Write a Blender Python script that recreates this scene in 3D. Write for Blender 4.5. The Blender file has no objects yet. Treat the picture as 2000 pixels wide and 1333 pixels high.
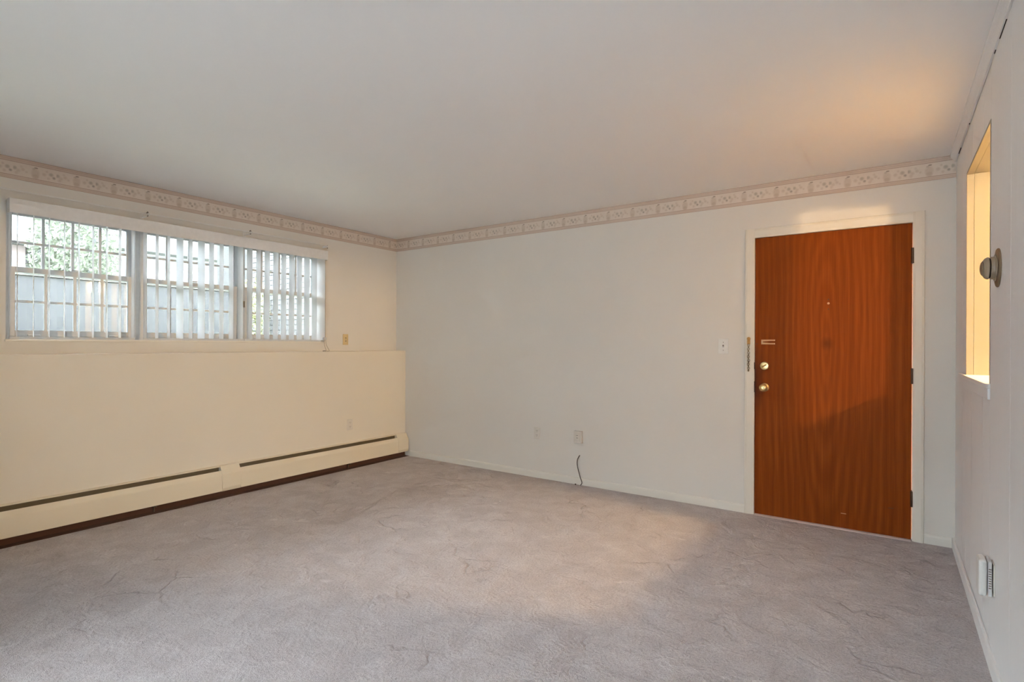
import bpy, bmesh, math, random
from mathutils import Vector, Matrix
random.seed(7)
sc = bpy.context.scene
COL = sc.collection

# ------------------------------------------------------------------ camera
W = 4.962          # right wall (left wall is x = 0, door wall is y = 0)
H = 2.44           # ceiling
LX, LZ = 0.154, 1.173   # furred-out lower part of the left wall and its ledge
YR = -6.6          # rear wall, behind the camera
F, YAW, ROLL, HY = 1062.5, 0.6078, 0.0044, 672.47
cd = bpy.data.cameras.new('camera')
cam = bpy.data.objects.new('camera', cd); COL.objects.link(cam)
cd.sensor_width = 36.0; cd.lens = F / 2000 * 36; cd.shift_y = (HY - 666.5) / 2000
cd.clip_start = 0.02; cd.clip_end = 200
cam.matrix_world = (Matrix.Translation((4.6258, -4.337, 1.2527)) @ Matrix.Rotation(YAW, 4, 'Z')
                    @ Matrix.Rotation(math.pi / 2, 4, 'X') @ Matrix.Rotation(ROLL, 4, 'Z'))
sc.camera = cam

# ------------------------------------------------------------------ sky, light, exposure
SKY = 27.0
wd = bpy.data.worlds.new('sky'); sc.world = wd; wd.use_nodes = True
bg = wd.node_tree.nodes['Background']
bg.inputs[0].default_value = (0.80, 0.90, 1.0, 1); bg.inputs[1].default_value = SKY
LAMP_A, LAMP_B = 600.0, 600.0        # emission of the two kitchen globes
WARM = (1.0, 0.66, 0.31)
def portal(name, loc, rot, sx, sy):
    l = bpy.data.lights.new(name, 'AREA'); l.shape = 'RECTANGLE'; l.size = sx; l.size_y = sy
    l.cycles.is_portal = True
    o = bpy.data.objects.new(name, l); COL.objects.link(o); o.location = loc; o.rotation_euler = rot
    return o
portal('window_portal', (-0.26, -2.15, 1.72), (0, -math.pi / 2, 0), 0.95, 2.45)
portal('patio_portal', (3.8, YR - 0.16, 1.05), (math.pi / 2, 0, 0), 1.9, 2.1)
portal('side_window_portal', (-0.26, -5.0, 1.66), (0, -math.pi / 2, 0), 1.15, 2.7)
sun = bpy.data.lights.new('sun', 'SUN'); sun.energy = 560.0; sun.angle = math.radians(2.0); sun.color = (1.0, .975, .94)
so_ = bpy.data.objects.new('sun', sun); COL.objects.link(so_); so_.location = (0, -12, 12)
so_.rotation_euler = Vector((-.03, .64, -.75)).to_track_quat('-Z', 'Y').to_euler()
vs = sc.view_settings
vs.view_transform = 'Standard'; vs.look = 'None'; vs.gamma = 1.0; vs.use_curve_mapping = False
vs.exposure = 0.67
cy = sc.cycles
cy.use_denoising = True; cy.use_adaptive_sampling = True; cy.adaptive_threshold = 0.14; cy.use_light_tree = False; cy.adaptive_min_samples = 16
cy.max_bounces = 8; cy.diffuse_bounces = 6; cy.glossy_bounces = 4; cy.transmission_bounces = 6
cy.transparent_max_bounces = 12; cy.caustics_reflective = False; cy.caustics_refractive = False
cy.sample_clamp_indirect = 6.0

# ------------------------------------------------------------------ material helpers
def lin(r, g, b):
    f = lambda c: (c / 255 / 12.92) if c / 255 <= .04045 else ((c / 255 + .055) / 1.055) ** 2.4
    return (f(r), f(g), f(b), 1)
class NT:
    def __init__(s, name):
        s.m = bpy.data.materials.new(name); s.m.use_nodes = True
        s.t = s.m.node_tree; s.b = s.t.nodes['Principled BSDF']; s.out = s.t.nodes['Material Output']
    def n(s, typ, **kw):
        x = s.t.nodes.new(typ)
        for k, v in kw.items():
            if k.startswith('i_'):
                x.inputs[k[2:].replace('_', ' ')].default_value = v
            else: setattr(x, k, v)
        return x
    def l(s, a, b): s.t.links.new(a, b)
    def val(s, x, sock):
        if hasattr(x, 'is_linked') or isinstance(x, bpy.types.NodeSocket): s.l(x, sock)
        else: sock.default_value = x
    def math(s, op, a, b=0.0, c=0.0):
        x = s.t.nodes.new('ShaderNodeMath'); x.operation = op
        s.val(a, x.inputs[0]); s.val(b, x.inputs[1]); s.val(c, x.inputs[2]); return x.outputs[0]
    def mix(s, fac, a, b, mode='MIX'):
        x = s.t.nodes.new('ShaderNodeMix'); x.data_type = 'RGBA'; x.blend_type = mode
        s.val(fac, x.inputs[0]); s.val(a, x.inputs[6]); s.val(b, x.inputs[7]); return x.outputs[2]
    def pos(s):
        return s.t.nodes.new('ShaderNodeTexCoord').outputs['Object']
    def mapping(s, v, scale=(1, 1, 1), loc=(0, 0, 0)):
        x = s.n('ShaderNodeMapping'); s.l(v, x.inputs[0])
        x.inputs['Scale'].default_value = scale; x.inputs['Location'].default_value = loc; return x.outputs[0]
    def noise(s, v, scale, detail=3.0, rough=.55, dist=0.0):
        x = s.n('ShaderNodeTexNoise'); s.l(v, x.inputs['Vector']); x.inputs['Scale'].default_value = scale
        x.inputs['Detail'].default_value = detail; x.inputs['Roughness'].default_value = rough
        x.inputs['Distortion'].default_value = dist; return x.outputs['Fac']
    def ramp(s, fac, stops):
        x = s.n('ShaderNodeValToRGB'); s.l(fac, x.inputs[0]); e = x.color_ramp.elements
        while len(e) < len(stops): e.new(.5)
        for i, (p, c) in enumerate(stops): e[i].position = p; e[i].color = c
        return x.outputs[0]
    def bump(s, h, strength=.3, dist=.002, prev=None):
        x = s.n('ShaderNodeBump'); s.l(h, x.inputs['Height'])
        x.inputs['Strength'].default_value = strength; x.inputs['Distance'].default_value = dist
        if prev is not None: s.l(prev, x.inputs['Normal'])
        s.l(x.outputs[0], s.b.inputs['Normal']); return x.outputs[0]
    def base(s, c): s.val(c, s.b.inputs['Base Color'])
    def set(s, **kw):
        for k, v in kw.items(): s.b.inputs[k.replace('_', ' ')].default_value = v
        return s
def rgba(*c): return (c[0], c[1], c[2], 1)

def paint(name, col, rough=.6, speck=.03, bscale=180, bstr=.12):
    m = NT(name); p = m.pos()
    n1 = m.noise(p, 1.3, 2)
    c2 = tuple(min(1, x * (1 - speck * 2)) for x in col[:3]) + (1,)
    m.base(m.mix(m.math('MULTIPLY', n1, 1.0), col, c2))
    if bstr > .2: m.bump(m.noise(p, bscale, 1), bstr, .0015)
    m.set(Roughness=rough); m.b.inputs['Specular IOR Level'].default_value = .25
    return m.m
def plain(name, col, rough=.5, metal=0.0, spec=.5):
    m = NT(name); p = m.pos(); n = m.noise(p, 35, 1)
    c2 = tuple(x * .9 for x in col[:3]) + (1,)
    m.base(m.mix(n, col, c2)); m.set(Roughness=rough, Metallic=metal); m.b.inputs['Specular IOR Level'].default_value = spec
    return m.m

M = {}
M['wall'] = paint('off_white_wall_paint', rgba(.80, .76, .695), .62)
M['white_trim'] = paint('white_baseboard_paint', rgba(.86, .85, .83), .4, .03, 60, .05)
M['lower_wall'] = paint('cream_lower_wall_paint', rgba(.80, .74, .63), .6)
M['ceiling'] = paint('matte_ceiling_paint', rgba(.90, .89, .885), .85, .015, 240, .1)
M['trim'] = paint('semi_gloss_trim_paint', rgba(.82, .78, .70), .38, .03, 60, .05)
M['casing'] = paint('door_casing_paint', rgba(.82, .77, .67), .4, .03, 60, .06)
M['kitchen'] = paint('kitchen_cream_paint', rgba(.83, .76, .58), .55)
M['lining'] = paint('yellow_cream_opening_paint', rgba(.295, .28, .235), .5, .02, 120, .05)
M['heater'] = paint('cream_heater_enamel', rgba(.80, .72, .57), .42, .05, 40, .03)
M['heater_in'] = plain('dusty_fins_and_slot_shade', rgba(.17, .135, .085), .7, .3)
M['dark'] = plain('dark_gap', rgba(.03, .022, .016), .9)
M['ivory'] = plain('ivory_plastic', rgba(.72, .55, .28), .4)
M['white_plastic'] = plain('white_plastic', rgba(.80, .79, .75), .35)
M['painted_plate'] = plain('painted_over_plate', rgba(.75, .70, .62), .5)
M['grey_slot'] = plain('grey_brown_slot', rgba(.20, .16, .12), .7)
M['brass'] = plain('worn_brass', rgba(.78, .57, .27), .28, 1.0)
M['old_brass'] = plain('orange_tarnished_brass', rgba(.52, .27, .07), .5, .4)
M['chain'] = plain('tarnished_chain_metal', rgba(.30, .24, .14), .5, .7)
M['bronze'] = plain('dark_bronze_hinge', rgba(.075, .04, .02), .45, .5)
M['pale_brass'] = plain('pale_pinkish_brass', rgba(.62, .36, .17), .45, .35)
M['thermo'] = plain('taupe_beige_plastic', rgba(.31, .235, .155), .4)
M['thermo_d'] = plain('taupe_brown_plastic', rgba(.20, .135, .075), .45)
M['cable'] = plain('dark_brown_cable_jacket', rgba(.06, .035, .025), .5)
M['vinyl'] = plain('white_window_vinyl', rgba(.74, .75, .76), .4)
M['valance'] = plain('off_white_valance_vinyl', rgba(.84, .84, .84), .5)
M['rod'] = plain('white_enamel_rod', rgba(.84, .82, .78), .4)
M['hook'] = plain('grey_steel_hook', rgba(.22, .20, .17), .4, .6)
M['grille'] = plain('grey_white_grille', rgba(.72, .71, .70), .5)
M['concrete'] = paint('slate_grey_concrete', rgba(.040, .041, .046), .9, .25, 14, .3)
M['lawn'] = plain('grass_ground', rgba(.22, .235, .18), .95)
M['siding'] = plain('weathered_grey_siding', rgba(.17, .17, .165), .7)
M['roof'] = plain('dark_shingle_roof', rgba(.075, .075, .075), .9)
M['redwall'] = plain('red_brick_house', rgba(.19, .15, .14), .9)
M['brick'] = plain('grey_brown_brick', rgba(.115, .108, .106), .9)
M['mortar'] = plain('mortar', rgba(.065, .062, .06), .95)
M['leaf'] = plain('green_leaves', rgba(.11, .12, .085), .7)
M['leaf_y'] = plain('yellow_green_leaves', rgba(.25, .25, .13), .7)
M['bark'] = plain('grey_brown_bark', rgba(.12, .11, .10), .9)
M['houseglass'] = plain('dark_window_glass', rgba(.10, .11, .12), .1)
M['threshold'] = plain('pale_carpet_edge_strip', rgba(.62, .52, .49), .5)

def glass_mat():
    m = NT('clear_window_glass'); t = m.t
    t.nodes.remove(m.b)
    tr = m.n('ShaderNodeBsdfTransparent'); tr.inputs[0].default_value = (.95, .97, .97, 1)
    gl = m.n('ShaderNodeBsdfGlossy'); gl.inputs['Roughness'].default_value = .02
    fr = m.n('ShaderNodeFresnel'); fr.inputs[0].default_value = 1.45
    mx = m.n('ShaderNodeMixShader'); m.l(fr.outputs[0], mx.inputs[0]); m.l(tr.outputs[0], mx.inputs[1]); m.l(gl.outputs[0], mx.inputs[2])
    m.l(mx.outputs[0], m.out.inputs[0]); return m.m
M['glass'] = glass_mat()
def vane_mat():
    m = NT('translucent_white_vane_vinyl'); t = m.t
    p = m.pos(); n = m.noise(m.mapping(p, (1, 40, 1)), 20, 2)
    m.base(m.mix(n, rgba(.86, .86, .85), rgba(.82, .82, .82))); m.set(Roughness=.5)
    tl = m.n('ShaderNodeBsdfTranslucent'); tl.inputs[0].default_value = (.90, .90, .90, 1)
    mx = m.n('ShaderNodeMixShader'); mx.inputs[0].default_value = .6
    m.l(m.b.outputs[0], mx.inputs[1]); m.l(tl.outputs[0], mx.inputs[2]); m.l(mx.outputs[0], m.out.inputs[0]); return m.m
M['vane'] = vane_mat()
def emit_mat(name, col, st):
    m = NT(name); m.base(col); m.b.inputs['Emission Color'].default_value = col; m.b.inputs['Emission Strength'].default_value = st
    return m.m

def carpet_mat():
    m = NT('mauve_grey_cut_pile_carpet'); p = m.pos()
    big = m.noise(p, .9, 3, .6, .6); med = m.noise(p, 6, 3, .65, .4); fine = m.noise(p, 260, 1, .7); tuft = m.noise(p, 95, 1, .6)
    c = m.mix(big, rgba(.415, .362, .352), rgba(.555, .505, .500))
    c = m.mix(m.ramp(med, [(.40, rgba(0, 0, 0)), (.72, rgba(1, 1, 1))]), c, rgba(.60, .55, .545))
    # curved creases where the pile parts
    d = m.n('ShaderNodeVectorMath', operation='ADD')
    nz = m.n('ShaderNodeTexNoise'); m.l(p, nz.inputs['Vector']); nz.inputs['Scale'].default_value = 2.2; nz.inputs['Detail'].default_value = 4
    sc_ = m.n('ShaderNodeVectorMath', operation='SCALE'); m.l(nz.outputs['Color'], sc_.inputs[0]); sc_.inputs['Scale'].default_value = .5
    m.l(p, d.inputs[0]); m.l(sc_.outputs[0], d.inputs[1])
    vo = m.n('ShaderNodeTexVoronoi', feature='DISTANCE_TO_EDGE'); vo.inputs['Scale'].default_value = 2.6; m.l(d.outputs[0], vo.inputs['Vector'])
    line = m.ramp(vo.outputs['Distance'], [(0.0, rgba(1, 1, 1)), (.026, rgba(0, 0, 0))])
    mask = m.ramp(m.noise(p, 2.1, 3, .6), [(.53, rgba(0, 0, 0)), (.63, rgba(1, 1, 1))])
    crease = m.math('MULTIPLY', line, mask)
    c = m.mix(m.math('MULTIPLY', crease, .34), c, rgba(.25, .205, .20))
    grain = m.math('MULTIPLY_ADD', tuft, .5, m.math('MULTIPLY', fine, .5))
    c = m.mix(m.math('MULTIPLY', m.math('SUBTRACT', grain, .35), .9), rgba(.25, .205, .195), c) if False else c
    c = m.mix(m.ramp(grain, [(.38, rgba(1, 1, 1)), (.60, rgba(0, 0, 0))]), c, m.mix(.5, c, rgba(.27, .225, .215)))
    dent = m.ramp(m.noise(m.mapping(p, (1, 1.6, 1)), 5.5, 2, .5, .8), [(.69, rgba(0, 0, 0)), (.74, rgba(1, 1, 1))])
    c = m.mix(m.math('MULTIPLY', dent, .35), c, rgba(.74, .69, .68))
    m.base(c); m.set(Roughness=.95); m.b.inputs['Specular IOR Level'].default_value = .05
    m.b.inputs['Sheen Weight'].default_value = .15; m.b.inputs['Sheen Roughness'].default_value = .5
    b1 = m.bump(grain, .9, .008); b2 = m.bump(med, .7, .035, b1); m.bump(m.math('SUBTRACT', 1.0, crease), .5, .010, b2)
    return m.m
M['carpet'] = carpet_mat()

def door_mat():
    m = NT('orange_brown_plain_sawn_veneer'); p = m.pos()
    sx = m.n('ShaderNodeSeparateXYZ'); m.l(p, sx.inputs[0])
    warp = m.noise(m.mapping(p, (1.6, 1, .5)), 2.2, 3, .5)
    fib = m.noise(m.mapping(p, (150, 1, 3.0)), 1.0, 3, .6)
    u = m.math('ADD', m.math('SUBTRACT', sx.outputs[0], 4.262), m.math('MULTIPLY', m.math('SUBTRACT', warp, .5), .10))
    v = m.math('MULTIPLY', m.math('SUBTRACT', sx.outputs[2], 1.27), .115)
    r = m.math('SQRT', m.math('ADD', m.math('MULTIPLY', u, u), m.math('MULTIPLY', v, v)))
    ring = m.math('MULTIPLY_ADD', m.math('SINE', m.math('MULTIPLY', m.math('POWER', r, .8), 140)), .5, .5)
    ring2 = m.noise(m.mapping(p, (24, 1, .35)), 1.4, 4, .6)
    f = m.math('ADD', m.math('MULTIPLY', ring, .12), m.math('ADD', m.math('MULTIPLY', ring2, .55), m.math('MULTIPLY', fib, .45)))
    c = m.ramp(f, [(.30, rgba(.155, .030, .0028)), (.55, rgba(.215, .044, .0045)), (.80, rgba(.29, .068, .009))])
    k = m.math('SQRT', m.math('ADD', m.math('POWER', m.math('MULTIPLY', u, 1.0), 2.0), m.math('POWER', m.math('MULTIPLY', m.math('SUBTRACT', sx.outputs[2], 1.265), .8), 2.0)))
    kn = m.ramp(k, [(.008, rgba(1, 1, 1)), (.045, rgba(0, 0, 0))])
    c = m.mix(m.math('MULTIPLY', kn, .6), c, rgba(.085, .018, .004))
    # hand grime along the latch edge
    e = m.ramp(m.math('SUBTRACT', sx.outputs[0], 3.80), [(.0, rgba(1, 1, 1)), (.075, rgba(0, 0, 0))])
    zz = m.ramp(m.math('ABSOLUTE', m.math('SUBTRACT', sx.outputs[2], .98)), [(.10, rgba(1, 1, 1)), (.32, rgba(0, 0, 0))])
    g = m.math('MULTIPLY', m.math('MULTIPLY', e, zz), m.math('MULTIPLY_ADD', m.noise(p, 14, 3), 1.2, .2))
    c = m.mix(m.math('MINIMUM', m.math('MULTIPLY', g, .9), .85), c, rgba(.035, .013, .008))
    m.base(c); m.set(Roughness=.5); m.b.inputs['Specular IOR Level'].default_value = .07
    m.bump(fib, .08, .001); return m.m
M['door'] = door_mat()

def panel_mat():
    m = NT('white_painted_wood_grain_panelling'); p = m.pos()
    s1 = m.noise(m.mapping(p, (1, 60, 1.2)), 1.6, 4, .6, .2); s2 = m.noise(m.mapping(p, (1, 220, 3)), 1.0, 2)
    m.base(m.mix(s1, rgba(.88, .88, .875), rgba(.82, .82, .815))); m.set(Roughness=.5); m.b.inputs['Specular IOR Level'].default_value = .3
    b = m.bump(s1, .35, .003); m.bump(s2, .25, .0015, b); return m.m
M['panel'] = panel_mat()

def border_mat(name, axis, phase, period=.2205):
    """printed wallpaper border: stripes top and bottom, a repeat of a pot with a sprig and a cluster of round fruits"""
    m = NT(name); p = m.pos(); sx = m.n('ShaderNodeSeparateXYZ'); m.l(p, sx.inputs[0])
    s = sx.outputs[axis]; z = m.math('SUBTRACT', sx.outputs[2], H - .14)          # 0 .. .14
    u = m.math('FRACT', m.math('DIVIDE', m.math('SUBTRACT', s, phase - period / 2), period))
    u = m.math('MULTIPLY', m.math('SUBTRACT', u, .5), period)                     # -.11 .. .11, pot at 0
    c = m.mix(m.noise(p, 30, 4), rgba(.76, .67, .58), rgba(.69, .59, .50))
    def blob(c, u0, z0, ru, rz, col, a=1.0, ring=False, soft=.25):
        d = m.math('SQRT', m.math('ADD', m.math('POWER', m.math('DIVIDE', m.math('SUBTRACT', u, u0), ru), 2.0),
                                  m.math('POWER', m.math('DIVIDE', m.math('SUBTRACT', z, z0), rz), 2.0)))
        f = m.ramp(m.math('DIVIDE', d, 2.0), [((1 - soft) / 2, rgba(a, a, a)), ((1 + soft) / 2, rgba(0, 0, 0))])
        return m.mix(f, c, col)
    tan = rgba(.46, .345, .25); pk = rgba(.52, .40, .31); gr = rgba(.30, .245, .17); dk = rgba(.21, .15, .10)
    c = blob(c, 0, .062, .021, .030, tan, .34); c = blob(c, 0, .040, .017, .016, rgba(.42, .30, .20), .30)
    c = blob(c, .004, .098, .010, .0045, dk, .7); c = blob(c, -.008, .090, .008, .004, gr, .4)
    for (a, b, r, col, al) in [(.045, .066, .011, pk, .7), (.082, .073, .012, gr, .75), (-.108, .073, .010, gr, .0), (.097, .054, .0085, dk, .85),
                               (-.106 + .002, .074, .0115, gr, .75), (-.085, .060, .011, pk, .6), (-.062, .072, .010, pk, .7), (.068, .045, .009, pk, .6),
                               (-.094, .044, .010, pk, .6), (-.045, .060, .007, tan, .5), (.060, .088, .007, tan, .5), (-.07, .089, .008, tan, .4)]:
        if al: c = blob(c, a, b, r * .9, r * .9, col, al * .72, soft=.5)
    def stripe(c, z0, z1, col, a=1.0):
        f = m.math('MULTIPLY', m.math('MULTIPLY', m.math('GREATER_THAN', z, z0), m.math('LESS_THAN', z, z1)), a)
        return m.mix(f, c, col)
    band = rgba(.62, .49, .40); lin_ = rgba(.40, .27, .20)
    c = stripe(c, 0, .026, band, .8); c = stripe(c, .112, .14, band, .9)
    for a, b in [(0, .003), (.023, .0265), (.110, .1135), (.1365, .14)]: c = stripe(c, a, b, lin_, .75)
    c = stripe(c, .011, .014, lin_, .3); c = stripe(c, .124, .127, lin_, .3)
    m.base(c); m.set(Roughness=.6); m.b.inputs['Specular IOR Level'].default_value = .25
    return m.m
M['border_x'] = border_mat('floral_border_print_door_wall', 0, 2.398)
M['border_y'] = border_mat('floral_border_print_window_wall', 1, -3.192)

# ------------------------------------------------------------------ mesh helpers
class MB:
    def __init__(s): s.v = []; s.f = []
    def box(s, x0, x1, y0, y1, z0, z1):
        b = len(s.v)
        s.v += [(x0, y0, z0), (x1, y0, z0), (x1, y1, z0), (x0, y1, z0), (x0, y0, z1), (x1, y0, z1), (x1, y1, z1), (x0, y1, z1)]
        s.f += [tuple(b + i for i in q) for q in ((0, 3, 2, 1), (4, 5, 6, 7), (0, 1, 5, 4), (1, 2, 6, 5), (2, 3, 7, 6), (3, 0, 4, 7))]
        return s
    def prism(s, prof, a, b, axis):          # prof: 2-D outline of the plane normal to axis, swept from a to b
        n = len(prof); o = len(s.v)
        def pt(q, t):
            if axis == 0: return (t, q[0], q[1])
            if axis == 1: return (q[0], t, q[1])
            return (q[0], q[1], t)
        s.v += [pt(q, a) for q in prof] + [pt(q, b) for q in prof]
        s.f += [tuple(o + i for i in range(n)), tuple(o + n + i for i in reversed(range(n)))]
        s.f += [(o + i, o + n + i, o + n + (i + 1) % n, o + (i + 1) % n) for i in range(n)]
        return s
    def lathe(s, prof, c, d, n=28):          # prof: (radius, distance along d) from centre c
        d = Vector(d).normalized(); a = d.orthogonal().normalized(); b = d.cross(a); c = Vector(c)
        o = len(s.v); k = len(prof)
        for i in range(n):
            t = 2 * math.pi * i / n; e = a * math.cos(t) + b * math.sin(t)
            s.v += [tuple(c + e * max(r, 1e-5) + d * h) for r, h in prof]
        for i in range(n):
            j = (i + 1) % n
            s.f += [(o + i * k + q, o + j * k + q, o + j * k + q + 1, o + i * k + q + 1) for q in range(k - 1)]
        return s
    def tube(s, pts, r, n=8, closed=False):
        pts = [Vector(p) for p in pts]; o = len(s.v); m = len(pts); up = None
        for i, p in enumerate(pts):
            q = pts[(i + 1) % m] if (closed or i < m - 1) else p; w = pts[i - 1] if (closed or i > 0) else p
            d = (q - w).normalized()
            up = d.orthogonal().normalized() if up is None else (up - d * up.dot(d)).normalized()
            b = d.cross(up)
            s.v += [tuple(p + (up * math.cos(2 * math.pi * k / n) + b * math.sin(2 * math.pi * k / n)) * r) for k in range(n)]
        for i in range(m if closed else m - 1):
            j = (i + 1) % m
            s.f += [(o + i * n + k, o + i * n + (k + 1) % n, o + j * n + (k + 1) % n, o + j * n + k) for k in range(n)]
        if not closed:
            s.f += [tuple(o + k for k in reversed(range(n))), tuple(o + (m - 1) * n + k for k in range(n))]
        return s
    def build(s, name, mat, parent=None, smooth=False, bevel=0.0, seg=2):
        me = bpy.data.meshes.new(name); me.from_pydata(s.v, [], s.f); me.validate()
        bm = bmesh.new(); bm.from_mesh(me); bmesh.ops.recalc_face_normals(bm, faces=bm.faces); bm.to_mesh(me); bm.free()
        me.materials.append(mat)
        o = bpy.data.objects.new(name, me); COL.objects.link(o)
        if smooth:
            for f in me.polygons: f.use_smooth = True
            if hasattr(me, 'set_sharp_from_angle'): me.set_sharp_from_angle(angle=math.radians(40))
        if bevel:
            b = o.modifiers.new('bevel', 'BEVEL'); b.width = bevel; b.segments = seg; b.limit_method = 'ANGLE'; b.angle_limit = math.radians(40)
        if parent is not None: o.parent = parent
        return o
def empty(name, loc=(0, 0, 0)):
    o = bpy.data.objects.new(name, None); COL.objects.link(o); o.empty_display_size = .05; o.location = loc; return o
class Root:      # parts are built in world coordinates and parented keeping their place
    pass
def attach(o, parent):
    o.parent = parent; o.matrix_parent_inverse = Matrix.Translation(-parent.matrix_basis.translation if parent.parent is None else Vector((0, 0, 0)))
    return o
def tag(o, label, cat, group=None, kind=None):
    o['label'] = label; o['category'] = cat
    if group: o['group'] = group
    if kind: o['kind'] = kind
    return o
def thing(name, label, cat, loc, group=None, kind=None):
    return tag(empty(name, loc), label, cat, group, kind)
def part(mb, name, mat, parent, **kw):
    o = mb.build(name, mat, None, **kw)
    base = parent
    while base.parent is not None: base = base.parent
    o.parent = parent
    if base.type == 'EMPTY': o.matrix_parent_inverse = Matrix.Translation(-base.location)
    if parent.parent is not None: o.matrix_parent_inverse = Matrix.Identity(4)
    if parent.parent is not None and base.type == 'EMPTY':
        # parent mesh already carries the offset of the root through its own inverse
        o.matrix_parent_inverse = Matrix.Identity(4)
    return o
def dup(o, parent, dx):
    c = o.copy(); COL.objects.link(c); c.parent = parent; c.location = Vector(o.location) + Vector(dx); return c

# ------------------------------------------------------------------ room shell
fl = MB(); fl.box(-.25, W + .115, YR - .12, .15, -.12, 0)
tag(fl.build('floor', M['carpet']), 'worn mauve-grey cut pile carpet covering the whole room floor', 'carpet', kind='structure')
ce = MB(); ce.box(-.25, 8.3, YR - .12, .15, H, H + .12)
tag(ce.build('ceiling', M['ceiling']), 'flat off-white painted ceiling', 'ceiling', kind='structure')

WY0, WY1, WZ0, WZ1 = -3.335, -.955, 1.268, 2.155       # window opening
wl = MB()
SY0, SY1, SZ0, SZ1 = -6.3, -3.75, 1.173, 2.16          # second window, added beyond the view for side daylight
wl.box(-.25, 0, YR - .12, SY0, 0, H); wl.box(-.25, 0, SY1, WY0, 0, H); wl.box(-.25, 0, SY0, SY1, 0, SZ0); wl.box(-.25, 0, SY0, SY1, SZ1, H); wl.box(-.25, 0, WY1, .15, 0, H); wl.box(-.25, 0, WY0, WY1, 0, WZ0); wl.box(-.25, 0, WY0, WY1, WZ1, H)
wall_left = tag(wl.build('wall_left', M['wall']), 'off-white window wall with the three-part window above a shallow ledge', 'wall', kind='structure')
part(MB().box(0, LX, YR, 0, 0, LZ), 'ledge_wall', M['lower_wall'], wall_left, bevel=.004)
wall_left.children[0]['label'] = 'cream thicker lower half of the wall ending in a narrow ledge'

DX0, DX1, DZ = 3.800, 4.742, 2.046                      # door leaf
wb = MB()
wb.box(-.25, DX0 - .004, 0, .15, 0, H); wb.box(DX1 + .004, W + .115, 0, .15, 0, H); wb.box(DX0 - .004, DX1 + .004, 0, .15, DZ + .004, H)
tag(wb.build('wall_back', M['wall']), 'off-white wall holding the brown wooden door', 'wall', kind='structure')

OY0, OY1, OZ0, OZ1 = -1.42, -.575, 1.098, 2.175         # pass-through
wr = MB()
wr.box(W, W + .115, YR, OY0, 0, H); wr.box(W, W + .115, OY1, 0, 0, H); wr.box(W, W + .115, OY0, OY1, 0, OZ0); wr.box(W, W + .115, OY0, OY1, OZ1, H)
wall_right = tag(wr.build('wall_right', M['panel']), 'white painted panelled wall with the pass-through opening', 'wall', kind='structure')
edges = [0, -.40, -.81, -1.222, OY0 - .022, -1.89, -2.30, -2.71, -3.12, -3.53, -3.94, -4.35, -4.76, -5.17, -5.58, -5.99, -6.40, YR]
for i in range(len(edges) - 1):
    a, b = edges[i + 1] + .0015, edges[i] - .0015
    th = .004 if b > OY0 - .01 else .0065
    zs = [(0, H)]
    if b > OY0 and a < OY1:
        if b > OY1:                                     # board beyond the far edge of the opening, then a short pair above and below
            part(MB().box(W - th, W, OY1 + .0005, b, 0, H), 'panel_board', M['panel'], wall_right, bevel=.0012, seg=1); b = OY1
        zs = [(0, OZ0 - .002), (OZ1, H)]
        a = max(a, OY0)
    for z0, z1 in zs:
        part(MB().box(W - th, W, a, b, z0, z1), 'panel_board', M['panel'], wall_right, bevel=.0012, seg=1)

wk = MB()                                               # rear wall; its glazed door is added unseen to let in fill daylight
PX0, PX1, PZ = 2.9, 4.7, 2.08
wk.box(-.25, PX0, YR - .12, YR, 0, H); wk.box(PX1, W + .115, YR - .12, YR, 0, H); wk.box(PX0, PX1, YR - .12, YR, PZ, H)
tag(wk.build('wall_rear', M['wall']), 'off-white rear wall behind the camera with an added glazed patio door', 'wall', kind='structure')
d2 = thing('added_glass_door', 'white framed sliding glass patio door added in the rear wall for fill daylight', 'glass door', (3.8, YR - .06, 0), kind='structure')
g = MB(); xm = (PX0 + PX1) / 2
for a, b in ((PX0, PX0 + .06), (PX1 - .06, PX1), (xm - .05, xm + .05)): g.box(a, b, YR - .1, YR - .02, 0, PZ)
g.box(PX0, PX1, YR - .1, YR - .02, 0, .07); g.box(PX0, PX1, YR - .1, YR - .02, PZ - .07, PZ)
part(g, 'frame', M['vinyl'], d2)
for a, b in ((PX0 + .06, xm - .05), (xm + .05, PX1 - .06)): part(MB().box(a, b, YR - .062, YR - .056, .07, PZ - .07), 'pane', M['glass'], d2)

w4 = thing('window_4', 'white framed picture window added behind the camera for side daylight', 'window', (-.12, (SY0 + SY1) / 2, SZ0), kind='structure')
g = MB(); ym = [SY0 + .04, (2 * SY0 + SY1) / 3, (SY0 + 2 * SY1) / 3, SY1 - .04]
for y in ym: g.box(-.16, -.09, y - .04, y + .04, SZ0, SZ1)
g.box(-.16, -.09, SY0, SY1, SZ0, SZ0 + .05); g.box(-.16, -.09, SY0, SY1, SZ1 - .05, SZ1)
part(g, 'frame', M['vinyl'], w4)
for k in range(3): part(MB().box(-.128, -.122, ym[k] + .04, ym[k + 1] - .04, SZ0 + .05, SZ1 - .05), 'pane', M['glass'], w4)

# kitchen beyond the pass-through (never seen directly, its lamps light the room)
kf = MB(); kf.box(W + .115, 8.3, YR - .12, .15, -.12, 0)
tag(kf.build('kitchen_floor', plain('tan_kitchen_floor', rgba(.45, .36, .25), .5)), 'tan kitchen floor beyond the pass-through', 'floor', kind='structure')
kw = MB(); kw.box(W + .115, 8.3, 0, .15, 0, H); kw.box(8.2, 8.3, YR, 0, 0, H); kw.box(W + .115, 8.3, YR - .12, YR, 0, H)
tag(kw.build('wall_kitchen', M['kitchen']), 'cream kitchen walls beyond the pass-through', 'wall', kind='structure')

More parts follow.
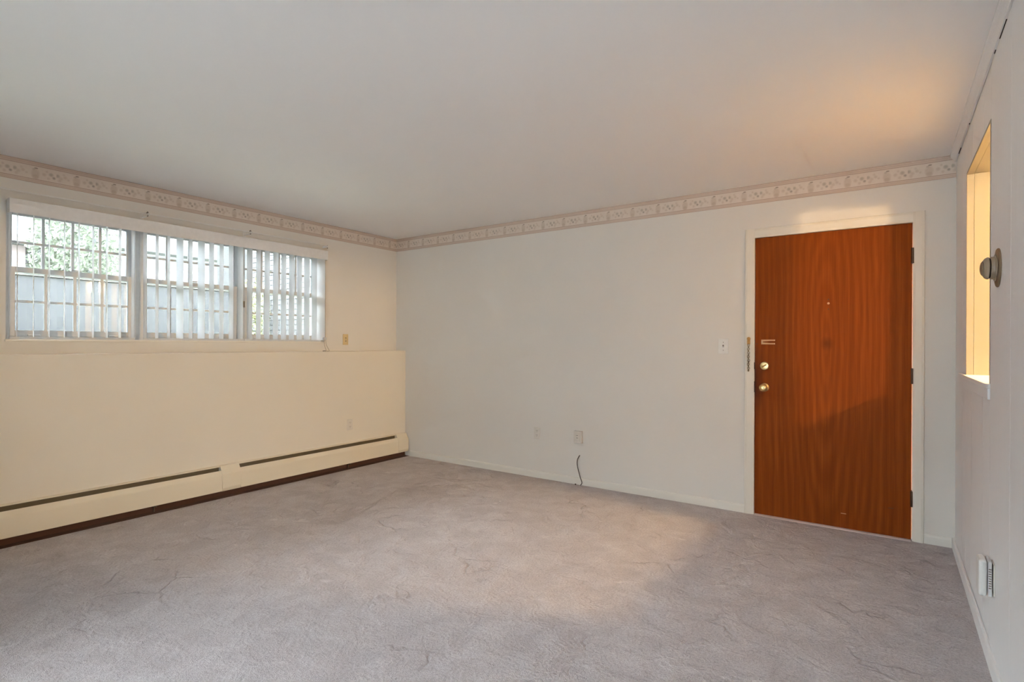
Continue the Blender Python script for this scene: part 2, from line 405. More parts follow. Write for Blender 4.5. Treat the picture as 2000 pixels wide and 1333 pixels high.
# ------------------------------------------------------------------ trim
tag(MB().box(.0018, W - .006, -.0018, 0, H - .14, H - .0005).build('trim_1', M['border_x']),
    'printed tan floral wallpaper border above the brown door', 'wallpaper border', kind='structure')
tag(MB().box(0, .0018, YR, 0, H - .14, H - .0005).build('trim_2', M['border_y']),
    'printed tan floral wallpaper border above the window', 'wallpaper border', kind='structure')
cov = [(W - .006, H - .046), (W - .014, H - .046), (W - .018, H - .040), (W - .022, H - .030), (W - .027, H - .022), (W - .033, H - .017), (W - .036, H - .012), (W - .036, H), (W - .006, H)]
t3 = tag(MB().prism(cov, YR, 0, 1).build('trim_3', M['panel']), 'narrow white cove moulding between panelled wall and ceiling', 'moulding', kind='structure')
for a, b in ((-.30, -.185), (-1.80, -1.655), (-1.56, -1.53), (-.72, -.705)):
    part(MB().box(W - .0095, W - .0058, a, b, H - .0485, H - .0462), 'caulk_gap', M['dark'], t3)
def baseprof(off, sgn, h=.062):      # rounded top board
    return [(off, 0), (off + sgn * .013, 0), (off + sgn * .013, h - .016), (off + sgn * .011, h - .006), (off + sgn * .006, h), (off, h)]
tag(MB().prism(baseprof(0, -1), .235, 3.733, 0).build('baseboard_back', M['trim']), 'low white baseboard under the wall sockets beside the door', 'baseboard', kind='structure')
tag(MB().prism(baseprof(0, -1), 4.804, W - .02, 0).build('baseboard_corner', M['trim']), 'short white baseboard between door casing and panelled wall', 'baseboard', kind='structure')
tag(MB().prism(baseprof(W - .006, -1, .066), YR, -.001, 1).build('baseboard_right', M['white_trim']), 'white baseboard along the panelled wall', 'baseboard', kind='structure')

# ------------------------------------------------------------------ windows
def sash(root, name, xa, xb, ya, yb, za, zb, st, tabs=False):
    s = MB()
    s.box(xa, xb, ya, ya + st, za, zb); s.box(xa, xb, yb - st, yb, za, zb)
    s.box(xa, xb, ya + st, yb - st, za, za + st * 1.1); s.box(xa, xb, ya + st, yb - st, zb - st, zb)
    so = part(s, name, M['vinyl'], root, bevel=.002, seg=1)
    ia, ib, ja, jb = ya + st, yb - st, za + st * 1.1, zb - st
    xm = (xa + xb) / 2; mw = .008
    ys = [ia + (ib - ia) * k / 4 for k in range(5)]; zm = (ja + jb) / 2
    for y in ys[1:-1]: part(MB().box(xm - .007, xm + .007, y - mw, y + mw, ja, jb), 'muntin', M['vinyl'], so)
    part(MB().box(xm - .0075, xm + .0075, ia, ib, zm - mw, zm + mw), 'muntin', M['vinyl'], so)
    for k in range(4):
        for z0, z1 in ((ja, zm - mw), (zm + mw, jb)):
            part(MB().box(xm - .0015, xm + .0015, ys[k] + (mw if k else 0), ys[k + 1] - (mw if k < 3 else 0), z0, z1), 'pane', M['glass'], so)
    if tabs:
        for y in (ya + .13, yb - .13): part(MB().box(xb, xb + .012, y - .032, y + .032, za + .002, za + .014), 'lift_tab', M['vinyl'], so, bevel=.002)
    return so
ML = [WY0, -2.565, -1.770, WY1]
wl_ = ['left unit of the white three-part window, nearest the frame edge', 'middle unit of the white three-part window', 'right unit of the white three-part window, nearest the corner']
for i in range(3):
    a, b = ML[i], ML[i + 1]
    r = thing('window_%d' % (i + 1), wl_[i], 'window', (-.12, (a + b) / 2, WZ0), kind='structure')
    f = MB(); fw = .028
    f.box(-.19, -.055, a, a + fw, WZ0, WZ1); f.box(-.19, -.055, b - fw, b, WZ0, WZ1)
    f.box(-.19, -.055, a + fw, b - fw, WZ0, WZ0 + .022); f.box(-.19, -.055, a + fw, b - fw, WZ1 - .03, WZ1)
    part(f, 'frame', M['vinyl'], r, bevel=.002, seg=1)
    zm = 1.735
    sash(r, 'upper_sash', -.160, -.130, a + fw, b - fw, zm - .03, WZ1 - .03, .030)
    lo = sash(r, 'lower_sash', -.112, -.080, a + fw, b - fw, WZ0 + .022, zm + .012, .036, True)
    part(MB().box(-.078, -.058, (a + b) / 2 - .03, (a + b) / 2 + .03, zm + .0125, zm + .024), 'sash_lock', M['vinyl'], lo, bevel=.003)
    if i == 2:
        part(MB().box(-.055, -.043, a + .004, a + .024, 1.565, 1.62), 'latch', M['hook'], r, bevel=.002)
si = MB(); si.box(-.19, .010, WY0 - .005, WY1 + .005, WZ0 - .012, WZ0 + .002)
tag(si.build('trim_4', M['trim'], bevel=.003), 'thin white window sill board under the blinds', 'window sill', kind='structure')

# ------------------------------------------------------------------ vertical blind
vb = thing('vertical_blind', 'white vertical blind with turned-open vanes hanging in front of the window', 'blind', (.03, -2.15, 2.07))
VY0, VY1 = -3.333, -.968
va = MB(); va.box(.062, .066, VY0, VY1, 2.073, 2.165); va.box(.002, .062, VY0, VY0 + .004, 2.073, 2.165); va.box(.002, .062, VY1 - .004, VY1, 2.073, 2.165)
va.box(.052, .062, VY0 + .004, VY1 - .004, 2.161, 2.165)
part(va, 'valance', M['valance'], vb, bevel=.001, seg=1)
part(MB().box(.002, .045, VY0 + .02, VY1 - .02, 2.110, 2.150), 'headrail', M['vinyl'], vb)
def vane_mesh():
    n = 6; hw = .0445; v = []; z0, z1 = 1.284, 2.090
    for k in range(n + 1):
        t = -1 + 2 * k / n; v.append((t * hw, .0045 * (1 - t * t)))
    b = MB(); b.v = [(x, y, z0) for x, y in v] + [(x, y, z1) for x, y in v]     # a single curved vinyl sheet
    b.f = [(k, k + 1, n + 2 + k, n + 1 + k) for k in range(n)]
    return b
v0 = None
rnd = random.Random(3)
NV = 29
for i in range(NV):
    y = -3.285 + .0815 * i
    phi = 12.5 - 14.5 * (i / 28.0) ** 1.1 + rnd.uniform(-3.5, 3.5)
    if i in (12, 14): phi -= 16
    if i in (0, 1, 2, 3, 4, 5): phi = 12.8 - i * .35 + rnd.uniform(-1, 1)
    if i == NV - 1: phi = -42; y -= .012
    if v0 is None:
        v0 = part(vane_mesh(), 'vane', M['vane'], vb, smooth=True); o = v0
    else:
        o = v0.copy(); COL.objects.link(o); o.parent = vb; o.matrix_parent_inverse = v0.matrix_parent_inverse
    o.location = (.012, y, 0); o.rotation_euler = (0, 0, -math.radians(phi))
cp = MB()
cp.tube([(.030, -.985, 2.09), (.030, -.983, 1.7), (.031, -.984, 1.30), (.045, -.990, 1.235), (.085, -1.000, LZ + .006)], .0018, 6)
cp.tube([(.030, -.975, 2.09), (.030, -.973, 1.7), (.032, -.972, 1.30), (.045, -.968, 1.235), (.085, -.962, LZ + .006), (.10, -.98, LZ + .003), (.085, -1.000, LZ + .004)], .0018, 6)
part(cp, 'cord', plain('grey_beige_cord', rgba(.40, .33, .25), .7), vb)
part(MB().box(.020, .044, -.998, -.962, 1.285, 1.312), 'cord_weight', M['vinyl'], vb, bevel=.004)
tag(MB().tube([(.10, -1.05, LZ + .004), (.11, -1.035, LZ + .006), (.105, -1.02, LZ + .004)], .0035, 6).build('cord_tassel', M['hook'], smooth=True),
    'small dark cord end lying on the ledge below the window', 'cord end')

# ------------------------------------------------------------------ curtain rods over the blind
cr = thing('curtain_rod', 'slim white double curtain rod mounted above the blind valance', 'curtain rod', (.05, -2.2, 2.2))
part(MB().box(.082, .087, -3.45, -.985, 2.206, 2.212), 'rod', M['rod'], cr, bevel=.002)
part(MB().box(.040, .044, -3.43, -.985, 2.218, 2.226), 'rod', M['rod'], cr, bevel=.002)
part(MB().box(.006, .088, -.988, -.982, 2.196, 2.212), 'rod_return', M['rod'], cr, bevel=.001)
for z in (2.214, 2.190): part(MB().lathe([(0, 0), (.0055, 0), (.0055, .004), (0, .004)], (.07, -.981, z), (0, 1, 0), 10), 'screw', M['hook'], cr)
for y in (-2.570, -1.780):
    part(MB().box(0, .09, y - .006, y + .006, 2.188, 2.193).box(0, .004, y - .010, y + .010, 2.17, 2.235), 'bracket', M['rod'], cr)
    part(MB().tube([(.089, y - .002, 2.214), (.098, y, 2.222), (.106, y + .002, 2.214), (.108, y + .002, 2.200), (.102, y, 2.190), (.092, y, 2.191)], .0035, 8), 'hook', M['hook'], cr, smooth=True)
    part(MB().lathe([(0, 0), (.010, 0), (.010, .003), (.006, .006), (0, .006)], (.107, y + .004, 2.204), (1, -.5, 0), 14), 'cap', M['white_plastic'], cr, smooth=True)

# ------------------------------------------------------------------ baseboard heater
hb = thing('baseboard_heater', 'long cream hydronic baseboard heater along the window wall', 'heater', (LX + .03, -2.2, 0))
HY0, HY1 = -5.6, -.012
J0, J1, EC = -2.072, -1.918, -.165
part(MB().box(LX, LX + .004, HY0, HY1, .246, .256), 'back_plate', M['heater'], hb)
part(MB().box(LX, LX + .004, HY0, HY1, .19, .246), 'slot_shade_plate', M['heater_in'], hb)  # dark colour stands in for the shadow under the hood
part(MB().box(LX, LX + .006, HY0, HY1, .001, .19).box(LX + .006, LX + .066, HY0, HY1, .0005, .003), 'dust_and_shade_backing', plain('dark_brown_dust_and_shade', rgba(.10, .045, .03), .95), hb)  # dark brown for dirt and for the shadow under the heater and on the carpet
hood = [(LX + .004, .256), (LX + .004, .2535), (LX + .0215, .2505), (LX + .0225, .2455), (LX + .024, .2455), (LX + .0235, .2525)]
front = [(LX + .044, .2185), (LX + .046, .220), (LX + .0612, .188), (LX + .0625, .180), (LX + .0625, .057), (LX + .052, .054), (LX + .052, .056), (LX + .0595, .059), (LX + .0595, .184)]
cap = [(LX + .004, .2585), (LX + .028, .254), (LX + .066, .190), (LX + .0665, .082), (LX + .054, .053), (LX + .004, .053)]
for a, b in ((HY0, J0), (J1, EC)):
    part(MB().prism(hood, a, b, 1), 'hood', M['heater'], hb)
    part(MB().prism(front, a, b, 1), 'front_panel', M['heater'], hb)
    part(MB().box(LX + .006, LX + .040, a + .01, b - .002, .206, .209), 'damper', M['heater_in'], hb)
    e = MB(); e.tube([(LX + .03, a, .135), (LX + .03, b, .135)], .012, 10)
    k = a + .05
    while k < b - .04:
        e.box(LX + .008, LX + .054, k, k + .001, .10, .172); k += .012
    fe = part(e, 'fin_element', M['heater_in'], hb); fe['kind'] = 'stuff'
part(MB().prism([(x + .0012, z) for x, z in cap], J0, J1, 1), 'joint_cover', M['heater'], hb, bevel=.0015, seg=1)
part(MB().prism(cap, EC, HY1, 1), 'end_cap', M['heater'], hb, bevel=.0015, seg=1)
for y in (-2.55, -.80, -3.9): part(MB().box(LX + .004, LX + .056, y, y + .006, .042, .056).box(LX + .004, LX + .02, y, y + .006, .0, .042), 'foot_bracket', M['heater_in'], hb)

# ------------------------------------------------------------------ entry door and casing
cs = MB(); co = .018
def casprof(i, o):       # profile across the casing width, proud of the wall
    return [(i, 0), (i, -.010), (i + (o - i) * .2, -.0135), (i + (o - i) * .75, -co), (o - (o - i) * .05, -co + .002), (o, -.010), (o, 0)]
cs.prism(casprof(DX0 - .001, 3.733), 0, DZ + .066, 2); cs.prism(casprof(DX1 + .001, 4.804), 0, DZ + .066, 2)
cs.prism([(y, z) for z, y in casprof(DZ + .001, DZ + .066)], DX0 - .001, DX1 + .001, 0)
cas = tag(cs.build('trim_5', M['casing']), 'cream painted casing around the brown door', 'door casing', kind='structure')
part(MB().box(DX0 - .004, DX0, -.002, .15, 0, DZ + .004).box(DX1, DX1 + .004, -.002, .15, 0, DZ + .004).box(DX0 - .004, DX1 + .004, -.002, .15, DZ, DZ + .004)
     .box(DX0, DX0 + .012, .05, .062, 0, DZ).box(DX1 - .012, DX1, .05, .062, 0, DZ).box(DX0, DX1, .05, .062, DZ - .012, DZ), 'jamb', M['casing'], cas)
dr = thing('door_1', 'brown plain-sawn wooden entry door with brass locks', 'door', ((DX0 + DX1) / 2, .02, 0), kind='structure')
part(MB().box(DX0 + .003, DX1 - .003, -.001, .043, .008, DZ - .003), 'leaf', M['door'], dr, bevel=.0015, seg=1)
for z in (1.832, 1.058, .269):
    h = MB().lathe([(0, 0), (.0075, 0), (.0075, .10), (0, .10)], (DX1 - .001, -.008, z - .05), (0, 0, 1), 12)
    h.box(DX1 - .003, DX1 + .001, -.006, .03, z - .05, z + .05)
    ho = part(h, 'hinge', M['bronze'], dr)
    if z < 1.5:
        part(MB().box(DX1 + .003, DX1 + .026, -.0130, -.0105, z - .05, z + .05), 'hinge_leaf', M['painted_plate'], ho)
# knob
kb = MB().lathe([(0, 0), (.031, 0), (.031, .004), (.027, .008), (.014, .011), (.012, .026), (.018, .032), (.0265, .040), (.0285, .050), (.026, .060), (.018, .066), (.009, .067), (.008, .0655), (0, .0655)], (3.868, -.001, .943), (0, -1, 0), 32)
ko = part(kb, 'knob', M['brass'], dr, smooth=True)
part(MB().lathe([(0, 0), (.0035, 0), (.0035, .0015), (0, .0015)], (3.872, -.0665, .943), (0, -1, 0), 12), 'keyhole', M['dark'], ko)
# deadbolt thumb turn
db = part(MB().lathe([(0, 0), (.0305, 0), (.0305, .004), (.028, .009), (.020, .011), (0, .011)], (3.868, -.001, 1.101), (0, -1, 0), 32), 'deadbolt_rose', M['brass'], dr, smooth=True)
tt = MB(); ca, sa = math.cos(.6), math.sin(.6)
pr = [(-.017, -.004), (.017, -.0055), (.019, 0), (.017, .0055), (-.017, .004)]
tt.prism([(3.868 + x * ca - z * sa, 1.101 + x * sa + z * ca) for x, z in pr], -.012, -.024, 1)
part(tt, 'thumb_turn', M['old_brass'], db, bevel=.001, seg=1)
# chain keeper slot on the leaf
kp = MB(); x0, x1, zc = 3.846, 3.938, 1.276
kp.box(x0, x1, -.008, -.001, zc + .008, zc + .017); kp.box(x0, x1, -.008, -.001, zc - .017, zc - .008); kp.box(x0, x0 + .010, -.008, -.001, zc - .008, zc + .008)
kp.prism([(x0 + .010, zc + .008), (x0 + .060, zc + .008), (x0 + .010, zc + .003)], -.008, -.001, 1); kp.prism([(x0 + .010, zc - .008), (x0 + .010, zc - .003), (x0 + .060, zc - .008)], -.008, -.001, 1)
part(kp, 'chain_keeper', M['pale_brass'], dr, bevel=.001, seg=1)
# viewer with two screw holes
pv = part(MB().lathe([(0, 0), (.0075, 0), (.0075, .002), (.005, .004), (0, .0045)], (4.273, -.001, 1.544), (0, -1, 0), 16), 'door_viewer', M['pale_brass'], dr, smooth=True)
for z in (1.571, 1.504):
    part(MB().lathe([(0, 0), (.0045, 0), (.004, .001), (0, .001)], (4.273, -.001, z), (0, -1, 0), 10), 'screw_hole', M['bronze'], dr)
part(MB().lathe([(0, 0), (.004, 0), (.004, .0008), (0, .0008)], (3.815, -.001, 1.262), (0, -1, 0), 8), 'screw_hole', M['bronze'], dr)
part(MB().box(4.352, 4.383, -.0016, -.0008, .105, .109), 'scratch', M['pale_brass'], dr)
part(MB().box(4.616, 4.646, -.0016, -.0008, .188, .191), 'scratch', M['bronze'], dr)
for z0, z1 in ((1.075, 1.125), (.905, .985)):
    part(MB().box(DX0 - .0015, DX0 + .0022, -.0125, -.003, z0, z1), 'strike_plate', M['bronze'], cas)
th = MB().prism([(-.028, 0), (.04, 0), (.04, .008), (-.008, .008), (-.024, .005)], DX0 + .005, DX1 - .005, 0)
tag(th.build('trim_6', M['threshold']), 'pale strip on the carpet edge under the brown door', 'threshold', kind='structure')
# security chain hanging from the casing
sc_ = thing('door_chain', 'tarnished security chain hanging from a brass mount on the door casing', 'chain', (3.762, -.02, 1.18))
part(MB().lathe([(0, 0), (.0125, 0), (.0125, .006), (.007, .010), (0, .011)], (3.762, -.016, 1.300), (0, -1, 0), 18).box(3.752, 3.772, -.022, -.016, 1.258, 1.298), 'mount', M['old_brass'], sc_, smooth=True)
lk = None
for i in range(14):
    z = 1.252 - i * .0142; tw = (i % 2) * math.pi / 2 + .4
    pts = []
    for k in range(12):
        t = 2 * math.pi * k / 12; a = .0075 * math.cos(t); b = .0105 * math.sin(t)
        pts.append((a * math.cos(tw), a * math.sin(tw), b))
    if i < 2:
        o = part(MB().tube(pts, .0019, 6, True), 'link', M['chain'], sc_); o.matrix_parent_inverse = Matrix.Translation(-sc_.location)
        if i == 0: lk = [o]
        else: lk.append(o)
    else:
        o = lk[i % 2].copy(); COL.objects.link(o); o.parent = sc_; o.matrix_parent_inverse = lk[0].matrix_parent_inverse
    o.location = (3.762 + .0015 * math.sin(i * 1.7), -.0245, z)
part(MB().lathe([(0, 0), (.006, 0), (.007, .004), (.004, .010), (0, .010)], (3.762, -.0225, 1.060), (0, -.3, 1), 14), 'slide_button', M['chain'], sc_, smooth=True)

# ------------------------------------------------------------------ electrical plates
def face(mb, org, ux, n):     # helper: boxes in plate coordinates (u across, z up, d out of the wall)
    pass
class Plate:
    """plate coordinates u (along the wall), z, d (out of the wall)"""
    def __init__(s, root, o, wall): s.r, s.o, s.w = root, o, wall
    def box(s, name, mat, u0, u1, z0, z1, d0, d1, parent=None, **kw):
        x, y, z = s.o
        if s.w == 'back': b = MB().box(x + u0, x + u1, y - d1, y - d0, z + z0, z + z1)
        elif s.w == 'left': b = MB().box(x + d0, x + d1, y + u0, y + u1, z + z0, z + z1)
        else: b = MB().box(x - d1, x - d0, y + u0, y + u1, z + z0, z + z1)
        return part(b, name, mat, parent or s.r, **kw)
def outlet(name, label, cat, o, wall, plate, slot, w=.07, h=.115, d=.006, holes='duplex', group='wall outlets'):
    r = thing(name, label, cat, o, group); P = Plate(r, o, wall)
    P.box('plate', plate, -w / 2, w / 2, -h / 2, h / 2, 0, d, bevel=.0025)
    if holes == 'duplex':
        for z in (.021, -.021):
            q = P.box('receptacle', plate, -.0165, .0165, z - .0145, z + .0145, d, d + .002, bevel=.003)
            for u in (-.0065, .0065): P.box('slot', slot, u - .0015, u + .0015, z - .002, z + .007, d + .0018, d + .0024, q)
            P.box('slot', slot, -.0022, .0022, z - .010, z - .006, d + .0018, d + .0024, q)
    elif holes == 'dark':
        for z in (.016, -.016):
            q = P.box('receptacle', plate, -.0165, .0165, z - .014, z + .014, d, d + .002, bevel=.003)
            P.box('slot', slot, -.007, .007, z - .005, z + .005, d + .0018, d + .0026, q)
    P.box('screw', slot if holes != 'duplex' else plate, -.0025, .0025, -.0025, .0025, d, d + .0012)
    return r, P
outlet('wall_outlet', 'small ivory-yellow outlet with two dark sockets on the wall right of the window', 'outlet', (0, -.705, 1.292), 'left', M['ivory'], M['chain'], .066, .110, .006, 'dark')
outlet('wall_outlet', 'painted-over cream outlet low on the wall above the heater', 'outlet', (LX, -.767, .433), 'left', M['painted_plate'], M['grey_slot'], .066, .110)
outlet('wall_outlet', 'small white outlet on the door wall left of the raised one', 'outlet', (1.902, 0, .418), 'back', M['painted_plate'], M['grey_slot'], .068, .105)
r, P = outlet('wall_outlet', 'raised surface-mounted outlet box directly above the loose dark cable', 'outlet', (2.342, 0, .425), 'back', M['painted_plate'], M['grey_slot'], .080, .108, .026, 'none')
P.box('cover', M['painted_plate'], -.024, .024, -.036, .036, .026, .029, bevel=.002)
for z in (.014, -.008): P.box('slot', M['grey_slot'], -.012, .006, z, z + .0035, .0288, .0295)
sw = thing('light_switch', 'white toggle light switch on the wall beside the door casing', 'light switch', (3.578, 0, 1.243)); P = Plate(sw, (3.578, 0, 1.243), 'back')
P.box('plate', plain('white_switch_plate', rgba(.86, .84, .79), .35), -.037, .037, -.0585, .0585, 0, .006, bevel=.003)
P.box('toggle_frame', M['grille'], -.0065, .0065, -.013, .013, .006, .0075); P.box('toggle', M['grey_slot'], -.004, .004, -.002, .010, .0075, .016, bevel=.001, seg=1)
for z in (.030, -.030): P.box('screw', M['grey_slot'], -.0025, .0025, z - .0025, z + .0025, .006, .0072)
# loose cable
pts = [(2.352, .004, .262), (2.346, -.006, .250), (2.334, -.010, .222), (2.331, -.011, .188), (2.338, -.012, .150), (2.352, -.015, .108), (2.366, -.019, .072), (2.380, -.021, .042), (2.386, -.024, .026), (2.382, -.026, .012), (2.374, -.028, .003)]
def smoothpts(p, n=4):
    out = []; p = [Vector(q) for q in p]
    for i in range(len(p) - 1):
        a, b, c, d = p[max(i - 1, 0)], p[i], p[i + 1], p[min(i + 2, len(p) - 1)]
        for k in range(n):
            t = k / n; out.append(.5 * ((2 * b) + (c - a) * t + (2 * a - 5 * b + 4 * c - d) * t * t + (3 * b - a - 3 * c + d) * t ** 3))
    return out + [p[-1]]
tag(MB().tube(smoothpts(pts), .0038, 8).build('coax_cable', M['cable'], smooth=True), 'dark brown cable curling out of the wall down to the carpet', 'cable')
tag(MB().lathe([(0, 0), (.006, .001), (.008, .005), (.005, .009), (0, .010)], (2.325, -.030, 0), (.2, 0, 1), 10).build('cable_clip', M['cable'], smooth=True), 'tiny dark clip on the carpet beside the loose cable', 'clip')

# ------------------------------------------------------------------ right wall fittings
T = thing('thermostat', 'round taupe thermostat on a disc plate beside the pass-through', 'thermostat', (W - .0065, -1.640, 1.545))
c = (W - .0065, -1.640, 1.545); D = (-1, 0, 0)
part(MB().lathe([(0, 0), (.072, 0), (.0725, .003), (.070, .006), (.052, .008), (0, .008)], c, D, 48), 'wall_plate', M['thermo_d'], T, smooth=True)
part(MB().lathe([(.046, .008), (.050, .009), (.049, .012), (.044, .013)], c, D, 40), 'trim_ring', M['thermo'], T, smooth=True)
part(MB().lathe([(0, .012), (.043, .012), (.0415, .022), (.0405, .0245), (0, .0245)], c, D, 40), 'body', M['thermo'], T, smooth=True)
part(MB().lathe([(0, .0245), (.037, .0245), (.037, .028), (0, .028)], c, D, 40), 'gap_ring', M['dark'], T)
dm = part(MB().lathe([(0, .028), (.040, .028), (.0415, .030), (.0405, .035), (.036, .041), (.029, .045), (0, .0455)], c, D, 40), 'dial', M['thermo'], T, smooth=True)
part(MB().lathe([(0, .044), (.0265, .044), (.027, .047), (.022, .0505), (.012, .053), (0, .0535)], c, D, 32), 'dial_cap', M['thermo_d'], dm, smooth=True)

p = (W - .0065, -1.545, .360)
A = thing('plug_in_alarm', 'white rounded plug-in alarm on the socket low on the panelled wall', 'alarm', p); P = Plate(A, p, 'right')
P.box('base', M['grille'], -.040, .040, -.066, .066, .008, .020, bevel=.003)
P.box('cover', M['white_plastic'], -.043, .043, -.070, .070, .022, .048, bevel=.011, seg=4)
for k in range(9): P.box('vent_slot', M['grey_slot'], -.0406, -.0394, -.036 + k * .009, -.032 + k * .009, .010, .018)
outlet('wall_outlet', 'white outlet plate behind the plug-in alarm on the panelled wall', 'outlet', (W - .0065, -1.560, .360), 'right', M['painted_plate'], M['grey_slot'], .075, .120, .0045, 'none')

# pass-through lining, sill and apron
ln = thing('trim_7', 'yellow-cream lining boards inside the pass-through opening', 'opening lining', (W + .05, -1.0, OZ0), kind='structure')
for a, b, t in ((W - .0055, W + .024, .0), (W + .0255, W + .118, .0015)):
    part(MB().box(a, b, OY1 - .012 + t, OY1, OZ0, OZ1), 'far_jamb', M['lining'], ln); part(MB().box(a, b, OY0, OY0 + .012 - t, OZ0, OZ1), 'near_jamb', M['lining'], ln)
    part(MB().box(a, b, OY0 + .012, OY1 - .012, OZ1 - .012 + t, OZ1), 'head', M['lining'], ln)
sl = MB(); nz = []
r_ = .016; xs0 = W - .020
prof = [(W + .13, OY0 - .004), (W + .13, OY1 + .02), (W - .006, OY1 + .02), (W - .006, -.345), (xs0 + .004, -.345), (xs0, -.350)]
for k in range(6):
    t = math.pi / 2 * k / 5
    prof.append((xs0 + .012 - .012 * math.cos(t), OY0 + .05 - .060 * math.sin(t) * 1.0))
prof.append((W - .006, OY0 - .012))
sl.prism(prof, OZ0 - .016, OZ0 + .002, 2)
tag(sl.build('trim_8', M['panel'], bevel=.002), 'white sill board of the pass-through', 'sill', kind='structure')
tag(MB().box(W - .014, W - .0045, OY0 - .014, -.36, OZ0 - .062, OZ0 - .016).build('trim_9', M['panel'], bevel=.002), 'white apron strip below the pass-through sill', 'apron', kind='structure')

# ------------------------------------------------------------------ kitchen counter, added unseen to bounce lamp light up through the pass-through
kc = thing('kitchen_bounce_counter', 'pale kitchen counter added under the pass-through to bounce lamp light', 'counter', (5.4, -1.3, 0))
part(MB().box(W + .118, 5.66, -2.6, -.03, 0, .87), 'body', M['kitchen'], kc)
part(MB().box(W + .118, 5.72, -2.62, -.01, .87, .91), 'worktop', plain('cream_laminate', rgba(.46, .40, .30), .35), kc, bevel=.006)
for y in (-.67, -1.31, -1.95, -2.59): part(MB().box(5.66, 5.68, y + .01, y + .63, .10, .85), 'door', M['kitchen'], kc, bevel=.004)

# ------------------------------------------------------------------ kitchen lamps
for (x, y, z, st, lab) in ((6.30, -.78, 2.19, LAMP_A, 'warm glass globe ceiling lamp in the kitchen near the door wall'), (6.91, -3.96, 2.07, LAMP_B, 'warm glass globe pendant lamp deep in the kitchen')):
    L = thing('ceiling_lamp', lab, 'lamp', (x, y, z), 'kitchen lamps')
    part(MB().lathe([(0, 0), (.075, 0), (.075, .02), (.02, .03), (0, .03)], (x, y, H), (0, 0, -1), 24).tube([(x, y, H - .03), (x, y, z + .095)], .008, 8), 'base', M['brass'], L)
    prof = [(.10 * math.sin(math.pi * k / 12), -.10 * math.cos(math.pi * k / 12)) for k in range(13)][::2]
    part(MB().lathe(prof, (x, y, z), (0, 0, 1), 14), 'globe', emit_mat('lit_globe_%d' % int(st), (WARM[0], WARM[1], WARM[2], 1), st), L, smooth=True)

# ------------------------------------------------------------------ outdoors seen through the window, and unseen pieces added for the light
GZ = .95
tag(MB().box(-40, -.25, -30, 40, GZ - .2, GZ).build('ground', M['lawn']), 'pale ground outside the window', 'ground', kind='structure')
tag(MB().box(-6, 14, -11.2, -11.0, -.05, 3.0).build('wall_sky_block', paint('pale_sky_block_wall', rgba(.42, .43, .45), .9)), 'high pale wall added behind the camera to block the low sky', 'wall', kind='structure')  # unseen wall added to keep bright low sky off the door wall
tag(MB().box(-30, 30, -30, YR - .12, -.25, -.05).build('patio', paint('sun_bounce_paving', rgba(.46, .455, .45), .9, .1, 14, .3)), 'grey paving added behind the patio door to bounce sun up', 'paving', kind='structure')  # unseen paving, pale so that it throws sun up to the ceiling
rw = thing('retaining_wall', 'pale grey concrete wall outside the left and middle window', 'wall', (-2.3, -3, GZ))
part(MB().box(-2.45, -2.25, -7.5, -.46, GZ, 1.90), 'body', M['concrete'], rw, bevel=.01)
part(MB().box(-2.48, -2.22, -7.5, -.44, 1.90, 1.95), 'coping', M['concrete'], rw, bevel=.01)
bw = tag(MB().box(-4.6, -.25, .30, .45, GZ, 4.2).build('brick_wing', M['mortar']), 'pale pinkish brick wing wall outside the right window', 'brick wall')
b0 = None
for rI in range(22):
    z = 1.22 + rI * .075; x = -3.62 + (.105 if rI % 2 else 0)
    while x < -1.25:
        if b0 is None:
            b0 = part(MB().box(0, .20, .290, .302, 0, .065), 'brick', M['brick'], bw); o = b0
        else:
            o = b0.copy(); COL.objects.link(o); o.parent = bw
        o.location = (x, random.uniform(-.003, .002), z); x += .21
def house(name, label, x, y0, y1, ze, wallm, roofm, wins):
    h = thing(name, label, 'house', (x - 2.5, (y0 + y1) / 2, GZ))
    part(MB().box(x - 5, x, y0, y1, GZ, ze), 'wall', wallm, h)
    part(MB().prism([(x + .45, ze - .05), (x + .45, ze + .1), (x - 2.5, ze + 1.7), (x - 5.45, ze + .1), (x - 5.45, ze - .05)], y0 - .35, y1 + .35, 1), 'roof', roofm, h)
    for (a, b, c_, d_) in wins:
        w_ = part(MB().box(x, x + .05, a, b, c_, d_), 'window', M['vinyl'], h)
        part(MB().box(x + .05, x + .06, a + .06, b - .06, c_ + .06, d_ - .06), 'pane', M['houseglass'], w_)
    return h
hs = house('neighbour_house', 'pale sided house with grey roof across the yard', -9.5, .4, 8.5, 3.35, M['siding'], M['roof'], ((1.4, 2.4, 1.9, 3.0), (3.4, 4.4, 1.9, 3.0), (5.6, 6.6, 1.9, 3.0)))
for k in range(14): part(MB().box(-9.5, -9.485, .4, 8.5, GZ + .1 + k * .17, GZ + .255 + k * .17), 'siding_board', M['siding'], hs)
house('brick_house', 'reddish house seen through the left window', -10.5, -6.5, -.75, 3.35, M['redwall'], M['roof'], ((-2.6, -1.7, 1.9, 2.9),))
ab = thing('added_shade_block', 'tall grey block added out of view to shade the side yard', 'shade block', (-12, -20, GZ))  # unseen block, added only to keep the sun off the side yard
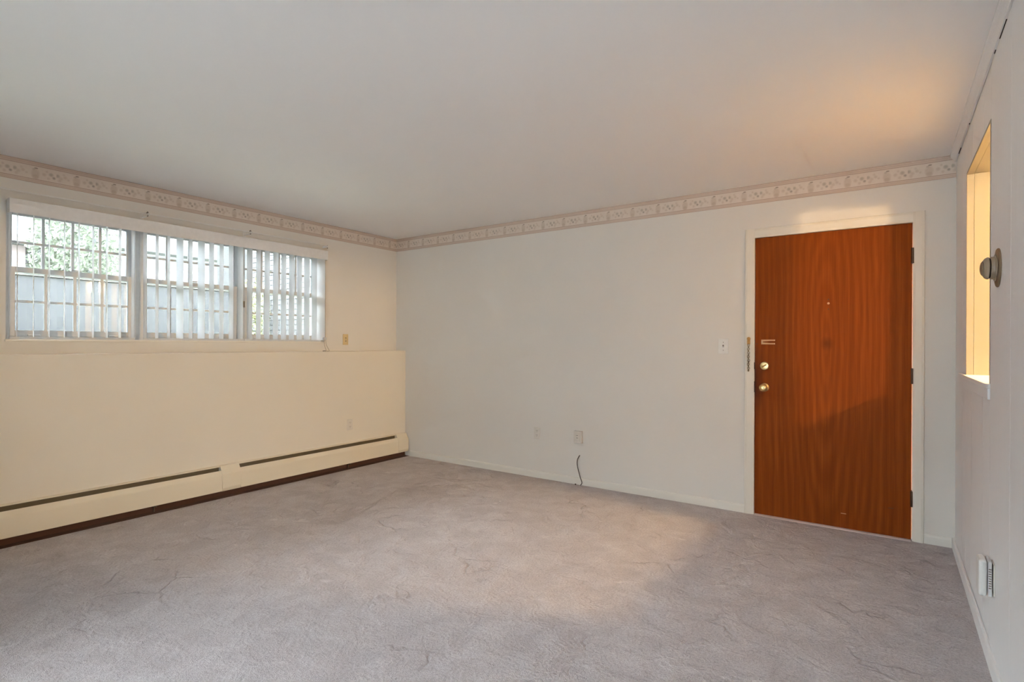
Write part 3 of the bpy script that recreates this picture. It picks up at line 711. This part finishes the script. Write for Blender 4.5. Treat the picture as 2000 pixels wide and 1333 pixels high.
part(MB().box(-34, -.7, -26, -15.5, GZ, 25.0), 'wall', M['siding'], ab)
part(MB().box(-34.2, -.5, -26.2, -15.3, 25.0, 25.6), 'parapet', M['roof'], ab)
for fz in range(5):
    for k in range(7):
        w_ = part(MB().box(-31 + k * 4.3, -29 + k * 4.3, -15.5, -15.42, 3.2 + fz * 3.1, 4.9 + fz * 3.1), 'window', M['vinyl'], ab)
        part(MB().box(-30.9 + k * 4.3, -29.1 + k * 4.3, -15.42, -15.40, 3.3 + fz * 3.1, 4.8 + fz * 3.1), 'pane', M['houseglass'], w_)
def foliage(name, label, cat, x, y, z, rx, rz, n, mat, trunk, leaf=.10, group=None):
    t = thing(name, label, cat, (x, y, GZ), group); rr = random.Random(int(abs(x * 31 + y * 17)))
    m = MB()
    for i in range(n):
        while True:
            q = Vector((rr.uniform(-1, 1), rr.uniform(-1, 1), rr.uniform(-1, 1)))
            if .3 < q.length < 1: break
        c_ = Vector((x + q.x * rx, y + q.y * rx, z + q.z * rz))
        a = Vector((rr.gauss(0, 1), rr.gauss(0, 1), rr.gauss(0, 1))).normalized(); b = a.orthogonal().normalized(); s_ = leaf * rr.uniform(.6, 1.3)
        o = len(m.v); m.v += [tuple(c_ - a * s_), tuple(c_ + b * s_ * .45), tuple(c_ + a * s_), tuple(c_ - b * s_ * .45)]; m.f.append((o, o + 1, o + 2, o + 3))
    part(m, 'foliage', mat, t)
    if trunk: part(MB().tube([(x, y, GZ), (x + .1, y, z - rz * .5), (x, y + .1, z + rz * .3)], trunk, 8), 'trunk', M['bark'], t)
foliage('yard_tree', 'green leafy tree between the two houses outside', 'tree', -8.0, -.62, 2.95, .72, .95, 4200, M['leaf'], .07, .045)
foliage('yard_tree', 'tall green tree behind the reddish house', 'tree', -20, -3.6, 6.3, 2.6, 2.4, 5000, M['leaf'], .2, .12)
foliage('yard_shrub', 'yellow-green shrub beside the brick wing wall', 'shrub', -2.95, -.02, 1.60, .24, .62, 1500, M['leaf_y'], .02, .028)
